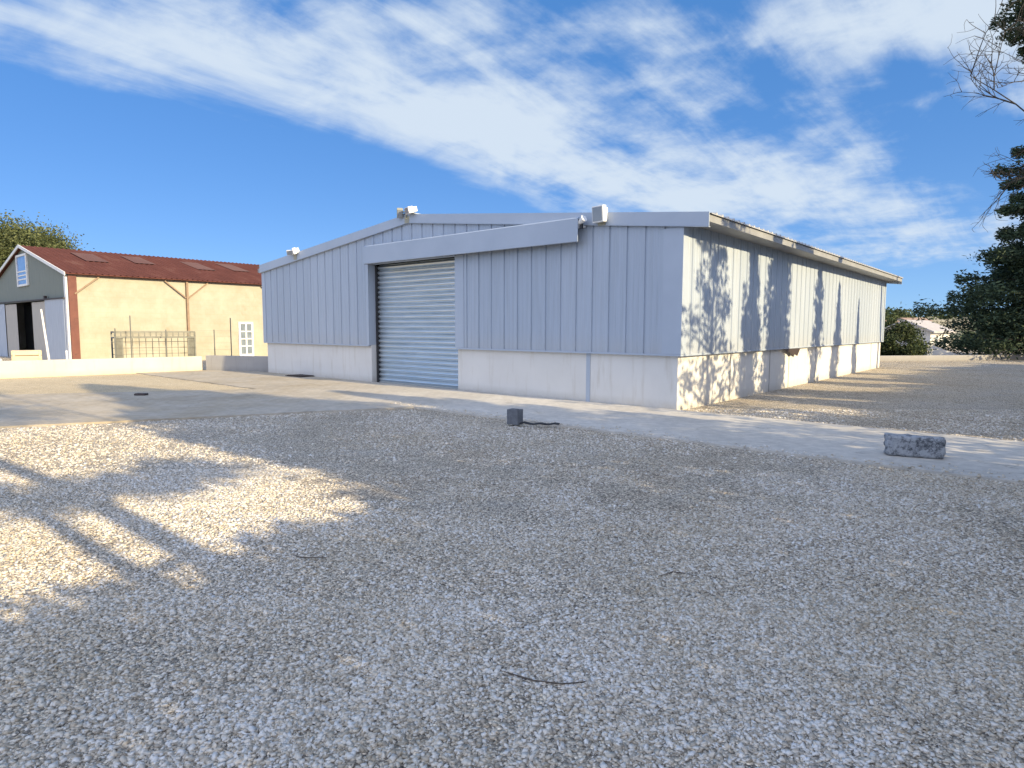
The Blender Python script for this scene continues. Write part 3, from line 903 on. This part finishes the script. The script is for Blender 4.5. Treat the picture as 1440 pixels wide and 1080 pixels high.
o = thing('marker_stake', 'short white stake at the foot of the red corner post', 'stake', WL(1.73, .32, 0), WA)
MB().tube([(0, 0, 0), (0, 0, .80)], .03, 8).build('shaft', 'white_paint', o)
MB().tube([(0, 0, .80), (0, 0, .84)], [.036, .02], 8).build('cap', 'white_paint', o)
# steel cage rack
ck = thing('cage_rack', 'grey steel mesh cage standing against the cream barn wall', 'cage', WL(3.15, .55, 0), WA)
fr = MB(); L_, D_, H_ = 2.55, .7, 1.44
for x in (0, L_):
    for y in (0, D_):
        fr.bar((x, y, 0), (x, y, H_), .05)
for y in (0, D_):
    fr.bar((0, y, H_), (L_, y, H_), .05); fr.bar((0, y, H_ - .2), (L_, y, H_ - .2), .045)
for x in (0, L_):
    fr.bar((x, 0, H_), (x, D_, H_), .05); fr.bar((x, 0, H_ - .2), (x, D_, H_ - .2), .045)
fr.bar((0, 0, .12), (L_, 0, .12), .05)
fr.build('frame', 'grey_steel', ck)
ms = MB()
for k in range(1, 14):
    ms.bar((L_ * k / 14, 0, H_ - .2), (L_ * k / 14, 0, H_), .03)
for k in range(1, 7):
    x = .22 * k / 7
    ms.bar((x, .01, .12), (x, .01, H_ - .2), .014); ms.bar((L_ - x, .01, .12), (L_ - x, .01, H_ - .2), .014)
for k in range(1, 4):
    ms.bar((0, 0, H_ - .2 + .05 * k), (L_, 0, H_ - .2 + .05 * k), .024)
for k in range(12):
    for y in (D_,):
        ms.bar((L_ * k / 12, y, .1), (L_ * k / 12, y, H_ - .2), .018)
for k in range(5):
    ms.bar((0, D_, .2 + .22 * k), (L_, D_, .2 + .22 * k), .018)
ms.build('mesh_panel', 'wire', ck)
for a_x in (0, L_ - .24):
    MB().box(a_x, a_x + .24, .02, .03, .12, H_ - .21).build('end_panel', 'grey_steel', ck)
# odds and ends left of the pole
o = thing('storage_crate', 'pale wooden crate behind the cream wall below the barn opening', 'crate', WL(.30, .5, 0), WA)
mb = MB()
for k in range(5):
    mb.box(.0, .78, 0, .6, .02 + k * .17, .17 + k * .17)
mb.build('board', 'crate', o, bevel=.006)
for x in (.03, .70):
    MB().box(x, x + .06, -.02, .0, 0, .86).build('batten', 'crate', o)
o = thing('block_stack', 'pale grey stack of slabs at the left edge behind the cream wall', 'slab stack', WL(-1.25, .55, 0), WA)
for k, (a, b, h0, h1) in enumerate(((0, 1.35, 0, .30), (.04, 1.32, .305, .60), (.1, 1.05, .605, .86))):
    MB().box(a, b, 0, .8, h0, h1).build('slab', 'pale_block', o, bevel=.02)

# ------------------------------------------------------------------ small things in the yard
bl = thing('hollow_block', 'grey hollow concrete block standing on the gravel edge of the apron', 'concrete block', (.05, 10.28, .035), -.55)
mb = MB(); w, d, hgt, th = .105, .085, .245, .026
for q in ((-w, w, -d, -d + th), (-w, w, d - th, d), (-w, -w + th, -d + th, d - th), (w - th, w, -d + th, d - th), (-th / 2, th / 2, -d + th, d - th)):
    mb.box(*q, 0, hgt)
for k in range(5):
    x = -w + .02 + k * .04
    mb.box(x, x + .02, -d - .006, -d, .0, hgt)
mb.build('block_body', 'block', bl, bevel=.004)
hs_ = MB(); pts = [(.12 + .07 * k, 10.12 - .012 * k + .03 * math.sin(k * 1.1), .055 + .012 * math.sin(k * 1.7)) for k in range(10)]
for i in range(len(pts) - 1):
    a, b = Vector(pts[i]), Vector(pts[i + 1]); n = Vector((.02, .06, .012))
    hs_.prism([a, b, b + n, a + n], (0, 0, .014))
tag(hs_.build('rubber_strip', 'dark_rubber'), 'dark crumpled rubber strip lying beside the grey block', 'strip')

import bmesh
def lumpy_box(name, mat, parent, sx, sy, sz, amp, seed, cuts=9, bev=.03):
    bm = bmesh.new()
    bmesh.ops.create_cube(bm, size=1)
    bmesh.ops.scale(bm, vec=(sx, sy, sz), verts=bm.verts)
    bmesh.ops.bevel(bm, geom=bm.edges[:], offset=bev, segments=2, affect='EDGES', profile=.6)
    bmesh.ops.subdivide_edges(bm, edges=[e for e in bm.edges if e.calc_length() > .08], cuts=cuts, use_grid_fill=True)
    r = np.random.default_rng(seed)
    co = np.array([v.co for v in bm.verts])
    nz = (vnoise(co[:, 0] + co[:, 2] * 1.3 + 9, co[:, 1] + co[:, 2] * .7 + 9, .07, seed) - .5)
    for v, k in zip(bm.verts, nz):
        v.co += v.co.normalized() * k * amp
    me = bpy.data.meshes.new(name); bm.to_mesh(me); bm.free()
    o = bpy.data.objects.new(name, me); COL.objects.link(o); me.materials.append(M[mat]); o.parent = parent
    me.polygons.foreach_set('use_smooth', [True] * len(me.polygons))
    return o
bb = thing('concrete_kerbstone', 'weathered pale concrete block with black stains lying on the apron', 'concrete block', (4.98, 7.72, .035), -.42)
o = lumpy_box('block_body', 'beam', bb, .62, .24, .25, .03, 4); o.location = (0, 0, .128)

rk = lumpy_box('dark_stone', 'dark_iron', None, .26, .16, .06, .05, 6, 4, .02); rk.location = W(-5.84, 10.53, .055)
tag(rk, 'small dark stone lying alone on the concrete drive', 'stone')
mt = thing('drain_cover', 'dark iron drain cover near the warehouse wall left of the door', 'drain cover', (-6.88, 20.63 - .15, .036), AZ)
MB().box(-.28, .28, -.45, .45, 0, .02).build('rim', 'dark_iron', mt)
mb = MB()
for k in range(8):
    mb.box(-.25, .25, -.40 + k * .105, -.34 + k * .105, .021, .035)
mb.build('grating', 'dark_iron', mt)
tw = MB(); pts = [(-.06, 2.80, .024), (.0, 2.76, .026), (.10, 2.70, .030), (.22, 2.67, .032), (.32, 2.69, .028), (.40, 2.74, .022)]
tw.tube(pts, [.0015, .003, .0035, .0035, .0025, .0015], 6)
tag(tw.build('fallen_twig', 'bark'), 'thin dark curved twig lying on the foreground gravel', 'twig')
tw = MB(); tw.tube([(-1.52, 4.28, .022), (-1.44, 4.22, .027), (-1.36, 4.22, .028), (-1.26, 4.24, .022)], [.002, .004, .004, .002], 6)
tag(tw.build('fallen_twig', 'bark'), 'short brown twig on the shaded gravel just beyond the sunlit patch', 'twig')
tw = MB(); tw.tube([(.96, 3.93, .022), (1.04, 3.97, .028), (1.12, 3.96, .026), (1.21, 3.90, .022)], [.002, .004, .0035, .002], 6)
tag(tw.build('fallen_twig', 'bark'), 'faint brown twig on the open gravel right of centre', 'twig')

# ------------------------------------------------------------------ vegetation
def leaves(pts, dirs, l, w, r, flat=.6):
    """one diamond leaf per point; dirs is its preferred heading"""
    n = len(pts)
    d = dirs + r.normal(0, flat, (n, 3)); d /= np.linalg.norm(d, axis=1)[:, None] + 1e-9
    q = r.normal(0, 1, (n, 3)); s = np.cross(d, q); s /= np.linalg.norm(s, axis=1)[:, None] + 1e-9
    L = l * r.uniform(.6, 1.3, n)[:, None]; Wd = w * r.uniform(.6, 1.3, n)[:, None]
    V_ = np.stack([pts - d * L * .5, pts + s * Wd * .5, pts + d * L * .5, pts - s * Wd * .5], 1).reshape(-1, 3)
    return V_, np.arange(4 * n).reshape(n, 4)

def conifer(name, label, loc, H, rad, z0, nb, per, leaf, seed, mat, rise=.1, group=None, trunk_r=.22, cat='tree', spread=.28, flatz=.12, lean=0.0, nlimb=40, rj=(.72, 1.12)):
    r = np.random.default_rng(seed)
    root = thing(name, label, cat, loc, 0, group)
    P, D = [], []
    limb = MB()
    for k in range(nb):
        z = z0 + (H - z0) * ((k + r.random()) / nb)
        R = rad(z) * r.uniform(*rj)
        if R < .05: continue
        a = k * 2.39996 + r.normal(0, .3)
        h_ = np.array([math.cos(a), math.sin(a)])
        t = np.sqrt(r.uniform(.02, 1, per)); 
        wid = spread * R * (1.05 - t) + .07 * R + .05
        lat = r.normal(0, 1, per) * wid
        zz_ = z + rise * R * t - .25 * rise * R * t ** 2 * 2 + r.normal(0, 1, per) * (flatz * R * .5 + .05)
        x = h_[0] * R * t - h_[1] * lat; y = h_[1] * R * t + h_[0] * lat
        P.append(np.stack([x, y, zz_], 1))
        D.append(np.tile([h_[0], h_[1], .15], (per, 1)))
        if k % max(1, nb // nlimb) == 0:
            limb.tube([(0, 0, z - .05), (h_[0] * R * .5, h_[1] * R * .5, z + rise * R * .3), (h_[0] * R * .92, h_[1] * R * .92, z + rise * R * .45)], [.045 * trunk_r / .2 + .01 * R, .02 + .005 * R, .008], 5, False)
    P = np.concatenate(P); D = np.concatenate(D)
    P[:, 2] = np.abs(P[:, 2] - .04) + .04
    v, f = leaves(P, D, leaf[0], leaf[1], r)
    np_mesh('crown', v, f, mat, root)
    n0 = 8
    limb.tube([(lean * (i / n0) ** 2, 0, H * .97 * i / n0 - .1) for i in range(n0 + 1)], [trunk_r * (1 - .93 * i / n0) + .01 for i in range(n0 + 1)], 10)
    limb.build('trunk', 'bark', root)
    return root

def interp(tab):
    zs_, rs_ = zip(*tab)
    return lambda z: float(np.interp(z, zs_, rs_))

# the big cedar at the right edge of the view
conifer('cedar_tree', 'tall dark cedar spreading behind the low wall at the right edge', (30.6, 35.0, 0), 22,
        interp([(0, 6.9), (2.2, 7.1), (3.2, 5.6), (5, 5.3), (7, 4.0), (8.2, 3.2), (9.2, 3.0), (10.4, 4.0), (11.4, 2.9), (13, 1.7), (16, 1.9), (17.4, 3.9), (18.8, 4.1), (20, 1.8), (22, .2)]),
        .0, 330, 850, (.24, .085), 21, 'needles', rise=.10, trunk_r=.38, spread=.2, flatz=.055, nlimb=160, rj=(.55, 1.08))

# conifers and hedge along the right-hand boundary, outside the view; their shade falls over the yard
def on_row(v, u=-10.0):
    return W(v, u, 0)
G = 'boundary conifers that shade the yard'
conifer('conifer_tree', 'broad conifer on the right boundary shading the drive', on_row(-4.75, -10.4), 9.7,
        interp([(0, 2.7), (3.5, 3.0), (5, 2.5), (7.6, 1.3), (9.7, .1)]), .15, 190, 420, (.20, .07), 31, 'needles', rise=.05, group=G, flatz=.14)
conifer('conifer_tree', 'second broad conifer on the right boundary shading the apron', on_row(-1.6, -10.6), 7.2,
        interp([(0, 2.3), (3.3, 2.3), (4.3, 1.2), (5.6, .75), (7.2, .1)]), .3, 85, 150, (.20, .07), 32, 'needles', rise=.05, group=G, flatz=.12, spread=.2, rj=(.45, 1.15), trunk_r=.14)
GC = 'boundary trees beside the warehouse'
conifer('conifer_tree', 'loose feathery conifer on the boundary whose dappled shade covers the warehouse corner', on_row(1.75), 9.0,
        interp([(0, .5), (1.2, 1.5), (3.5, 1.7), (6, 1.35), (7.6, .8), (9, .05)]), .25, 62, 62, (.24, .085), 41, 'cypress', rise=.5, group=GC, spread=.16, flatz=.16, trunk_r=.10, rj=(.3, 1.2), nlimb=60)
cy = conifer('cypress_tree', 'slim ragged cypress on the boundary shading the second bay of the side wall', on_row(4.0), 8.0,
             interp([(0, .5), (1, .85), (4, .75), (6, .5), (8, .05)]), .2, 120, 60, (.22, .09), 43, 'cypress', rise=.9, group=GC, flatz=.3, spread=.2, trunk_r=.1, rj=(.35, 1.25), nlimb=60)
conifer('cypress_tree', 'thick dark cypress on the boundary shading the middle of the side wall', on_row(5.85), 10.2,
        interp([(0, .8), (1, 1.05), (6, .95), (8, .6), (10.2, .05)]), .2, 170, 80, (.24, .10), 44, 'cypress', rise=.8, group=GC, flatz=.3, rj=(.5, 1.15))
conifer('cypress_tree', 'ragged cypress on the boundary shading just beyond the middle of the side wall', on_row(9.5), 8.4,
        interp([(0, .4), (1, .8), (3, .75), (6, .45), (8.4, .05)]), .2, 80, 60, (.24, .09), 45, 'cypress', rise=.8, group=GC, flatz=.2, spread=.18, trunk_r=.1, rj=(.2, 1.4), nlimb=60)
for v, sc_, lab in ((11.8, (.95, .8, .85), 'smaller ragged cypress on the boundary shading the far half of the side wall'),
                    (14.6, (.6, .6, .8), 'young thin cypress on the boundary shading the far end of the side wall')):
    copy_thing(cy, on_row(v), v * 1.7, lab, sc_)

def hedge(name, label, v0, v1, u0, wid, top, n, seed, mat, leaf, bottom=.05, topn=.12):
    r = np.random.default_rng(seed)
    root = thing(name, label, 'hedge', (0, 0, 0))
    v = r.uniform(v0, v1, n); u = u0 + r.uniform(-.5, .5, n) * wid
    tz = top + (vnoise(v + 50, u * 0 + 3, .8, seed) - .5) * topn * 2
    z = bottom + (tz - bottom) * r.random(n) ** .8
    P = np.stack([CX + v * VX + u * UX, CY + v * VY + u * UY, z], 1)
    D = np.tile([0, 0, .4], (n, 1))
    V_, F_ = leaves(P, D, leaf[0], leaf[1], r, 1.0)
    np_mesh('foliage', V_, F_, mat, root)
    st = MB(); q = v0 + .3
    while q < v1:
        p0 = W(q, u0, -.05); p1 = W(q + r.normal(0, .1), u0 + r.normal(0, .1), top * .8)
        st.tube([p0, p1], [.04, .015], 6); q += .8
    st.build('stem', 'bark', root)
    return root
hedge('hedge', 'tall clipped dark hedge beside the viewer shading the foreground gravel', -19, -7.0, -10.0, 1.1, 3.34, 60000, 51, 'cypress', (.15, .09), topn=.05)
hedge('hedge', 'lower loose hedge under the boundary cypresses beside the side gravel', .6, 26, -10.2, 1.1, 3.0, 70000, 52, 'cypress', (.17, .10), topn=.45)

def pine(label, v, u, H, r0, crown_z, cr, seed, n=16000, limb=False):
    r = np.random.default_rng(seed)
    root = thing('pine_tree', label, 'tree', W(v, u, 0), 0, 'tall pines behind the hedge')
    t = MB(); t.tube([(r.normal(0, .04), r.normal(0, .04), H * i / 8 - .1) for i in range(9)], [r0 * (1.15 - .55 * i / 8) for i in range(9)], 10)
    cs = []
    for k in range(16):
        a = r.uniform(0, 2 * PI); q = cr * math.sqrt(r.random()); z = crown_z + (H - crown_z) * r.random()
        c = np.array([q * math.cos(a), q * math.sin(a), z]); cs.append(c)
        t.tube([(0, 0, z - .6), tuple(c * [.5, .5, 1] - [0, 0, .15]), tuple(c)], [.05, .03, .012], 5, False)
    extra = []
    if limb:                                   # one low bushy limb reaching sideways
        a = Vector((VX, VY, 0)); b = Vector((-VX, -VY, 0))
        t.tube([(0, 0, 4.9), tuple(a * .8 + Vector((0, 0, 5.1))), tuple(a * 1.7 + Vector((0, 0, 5.05)))], [.05, .035, .012], 6, False)
        t.tube([(0, 0, 4.9), tuple(b * .5 + Vector((0, 0, 5.15))), tuple(b * .9 + Vector((0, 0, 5.25)))], [.04, .025, .012], 6, False)
        for k in range(14):
            q = r.uniform(-.9, 1.75)
            extra.append(np.array([VX * q, VY * q, 5.12 + r.normal(0, .10)]) + r.normal(0, 1, (150, 3)) * [.2, .2, .10])
    t.build('trunk', 'bark', root)
    P = np.concatenate([c + r.normal(0, 1, (n // 16, 3)) * [.5, .5, .28] for c in cs] + extra)
    v_, f_ = leaves(P, np.tile([0, 0, .5], (len(P), 1)), .2, .05, r, 1.0)
    np_mesh('crown', v_, f_, 'needles', root)
pine('tall bare-trunked pine behind the hedge, the thicker of the pair', -9.12, -11.6, 10.5, .13, 7.6, 1.1, 61, limb=True)
pine('tall slim bare-trunked pine behind the hedge, beside the thicker one', -9.47, -11.2, 9.5, .085, 7.1, .9, 62)

def bare_tree(name, label, loc, H, seed, aims, r0=.16, group=None):
    r = random.Random(seed)
    root = thing(name, label, 'tree', loc, 0, group)
    tr = MB(); br = MB()
    trunk = [Vector((r.uniform(-.08, .08) * i, r.uniform(-.05, .05) * i, H * i / 7 - (.1 if i == 0 else 0))) for i in range(8)]
    tr.tube(trunk, [r0 * (1 - .85 * i / 7) + .01 for i in range(8)], 9)
    tr.build('trunk', 'bark', root)
    def grow(p, d, L, rad, lev):
        n = 5; pts = [p]; q = p.copy(); dd = d.copy()
        for i in range(n):
            dd = (dd + Vector((r.gauss(0, .16), r.gauss(0, .16), r.gauss(.0, .13)))).normalized()
            q = q + dd * (L / n); pts.append(q.copy())
        br.tube(pts, [rad * (1 - .75 * i / n) + .003 for i in range(n + 1)], 5, False)
        if lev < 3:
            for k in range({0: 7, 1: 5, 2: 3}[lev]):
                i = r.randint(1, n); side = dd.orthogonal(); side.rotate(Matrix.Rotation(r.uniform(0, 2 * PI), 3, dd))
                nd = (dd * r.uniform(.6, 1.1) + side * r.uniform(.4, .9)).normalized()
                grow(pts[i], nd, L * r.uniform(.38, .62), rad * .5, lev + 1)
    for z, d, L in aims:
        i = min(6, int(z / H * 7)); base = trunk[i].lerp(trunk[i + 1], z / H * 7 - i)
        grow(base, Vector(d).normalized(), L, .034, 0)
    br.build('branch', 'twig', root)
    return root
bare_tree('bare_tree', 'leafless tree whose thin dark twigs reach in at the upper right', (20.1, 22.0, 0), 11.5, 71,
          [(8.2, (-1, 0, .05), 4.6), (7.6, (-1, .1, .06), 2.6), (8.9, (-1, -.1, .05), 3.0), (6.6, (-1, 0, -.1), 1.3), (10, (-.7, 0, .6), 2.6), (9, (1, 0, .4), 3), (7.5, (.3, 1, .3), 3), (8, (.4, -1, .3), 3)])
bare_tree('bare_tree', 'slender leafless tree on the boundary whose single trunk line crosses the drive', on_row(-7.10, -10.6), 9.6, 72,
          [(9.0, (-.3, .2, 1), .9), (8.6, (.3, .2, 1), .9)], .055)

def crown_tree(name, label, loc, H, cr, cz, n, seed, mat, leaf, clumps=70, trunk_r=.3, cat='tree', group=None, sq=.75):
    r = np.random.default_rng(seed)
    root = thing(name, label, cat, loc, 0, group)
    t = MB(); t.tube([(0, 0, -.2), (.05, 0, cz * .5), (0, .05, cz)], [trunk_r, trunk_r * .8, trunk_r * .5], 9)
    P = []
    for k in range(clumps):
        d = r.normal(0, 1, 3); d /= np.linalg.norm(d); q = r.uniform(.45, 1) ** .6
        c = d * q * cr * [1, 1, sq]; c[2] = max(c[2], -cr * sq * .8)
        s = cr * r.uniform(.10, .2)
        P.append(np.array([0, 0, cz]) + c + r.normal(0, 1, (n // clumps, 3)) * s * [1, 1, .8])
        if k % 6 == 0:
            t.tube([(0, 0, cz * .8), tuple(np.array([0, 0, cz]) + c * .5), tuple(np.array([0, 0, cz]) + c * .9)], [trunk_r * .4, trunk_r * .2, .02], 5, False)
    t.build('trunk' if cat == 'tree' else 'stem', 'bark', root)
    P = np.concatenate(P)
    P[:, 2] = np.maximum(P[:, 2], .03)
    v, f = leaves(P, np.tile([0, 0, .2], (len(P), 1)), leaf[0], leaf[1], r, 1.0)
    np_mesh('crown' if cat == 'tree' else 'foliage', v, f, mat, root)
    return root
crown_tree('broadleaf_tree', 'olive-green round tree rising behind the barn roof', (-38.2, 50.0, 0), 9, 4.3, 5.9, 110000, 81, 'olive_leaf', (.19, .12), 130)
crown_tree('bush', 'dark rounded bush beyond the low wall beside the warehouse back corner', (20.4, 33.6, 0), 2, 1.35, .75, 12000, 82, 'bush', (.13, .08), 50, .05, 'bush', None, .72)

# ------------------------------------------------------------------ beyond the yard
def house(label, loc, rz, w, d, hgt, rise, wall, roof, wins):
    o = thing('house', label, 'house', loc, rz)
    mb = MB(); mb.box(0, w, 0, d, -1, hgt); mb.prism([(0, 0, hgt), (0, d, hgt), (0, d / 2, hgt + rise)], (w, 0, 0)); mb.build('wall', wall, o)
    rf = MB(); k = .35; s = rise / (d / 2)
    rf.prism([(-k, -k, hgt - k * s + .03), (-k, d / 2, hgt + rise + .03), (-k, d / 2, hgt + rise + .17), (-k, -k, hgt - k * s + .17)], (w + 2 * k, 0, 0))
    rf.prism([(-k, d + k, hgt - k * s + .03), (-k, d / 2, hgt + rise + .03), (-k, d / 2, hgt + rise + .17), (-k, d + k, hgt - k * s + .17)], (w + 2 * k, 0, 0))
    rf.build('roof', roof, o)
    for x, z in wins:
        f = MB().box(x - .05, x + 1.05, -.06, -.003, z - .05, z + 1.15).build('window', 'white_paint', o)
        MB().box(x, x + 1, -.075, -.061, z, z + 1.1).build('pane', 'pane', f)
    return o
house('small white house half hidden between the bush and the cedar', (37.0, 56.0, -1.2), .75, 7, 4, 2.6, .9, 'white_wall', 'white_roof', [(1.2, 1.0), (4.0, 1.0)])
rp = thing('ramp_wall', 'white sloping ramp wall at the foot of the cedar beside the bush', 'wall', (22.35, 34.0, 0), .1)
mb = MB(); mb.prism([(0, 0, -.2), (1.9, 0, -.2), (1.9, 0, .22), (.25, 0, .75), (0, 0, .75)], (0, .5, 0)); mb.build('wall_body', 'white_wall', rp)
# far hillside
hv = []; nxh, nyh = 90, 26
hx = np.linspace(-40, 420, nxh); hy = np.linspace(120, 420, nyh)
HX, HY = np.meshgrid(hx, hy)
HZ = 9.5 * (1 / (1 + np.exp(-(HY - 215) / 32))) * np.clip((HX + 30) / 90, 0, 1) * (1 + .12 * np.sin(HX / 43) + .08 * np.sin(HX / 17 + 2)) + vnoise(HX.ravel(), HY.ravel(), 22, 5).reshape(HX.shape) * 1.2 - 1.6
hvv = np.stack([HX.ravel(), HY.ravel(), HZ.ravel()], 1)
ii = (np.arange(nyh - 1)[:, None] * nxh + np.arange(nxh - 1)[None]).ravel()
hill = np_mesh('hills', hvv, np.stack([ii, ii + 1, ii + 1 + nxh, ii + nxh], 1), 'hill')
hill.data.polygons.foreach_set('use_smooth', [True] * len(hill.data.polygons))
tag(hill, kind='structure')
house('far pinkish farmhouse low on the hillside right of the warehouse', (117, 196, .6), .5, 8, 6, 2.6, 1.2, 'house_wall', 'house_roof', [(1.5, .9), (5, .9)])
house('far pale farm building higher on the hillside right of the warehouse', (141, 226, 2.4), .3, 11, 6, 2.2, 1.0, 'house_wall', 'house_roof', [(2, .7), (7, .7)])
r = np.random.default_rng(91)
PW = []
for k in range(170):                           # the wooded skyline
    x = r.uniform(60, 330); y = 285 + r.normal(0, 18)
    zc = 7.6 + .9 * math.sin(x / 43)
    PW.append(np.array([x, y, zc]) + r.normal(0, 1, (110, 3)) * [2.6, 2.6, 1.5 * r.uniform(.6, 1.3)])
PW = np.concatenate(PW)
v, f = leaves(PW, np.tile([0, 0, .2], (len(PW), 1)), 1.3, .9, r, 1.0)
tag(np_mesh('distant_woods', v, f, 'bush'), 'dark line of woods along the far hilltop', 'woods', kind='stuff')
for i, (x, y, z, rr) in enumerate(((96, 170, .8, 1.9), (104, 176, 1.2, 2.3))):
    crown_tree('hillside_tree', ['dark round tree below the far farmhouse, the smaller of two', 'larger dark round tree below the far farmhouse'][i], (x, y, z - .5), 4, rr, 2.2, 2600, 95 + i, 'bush', (.5, .35), 26, .15)
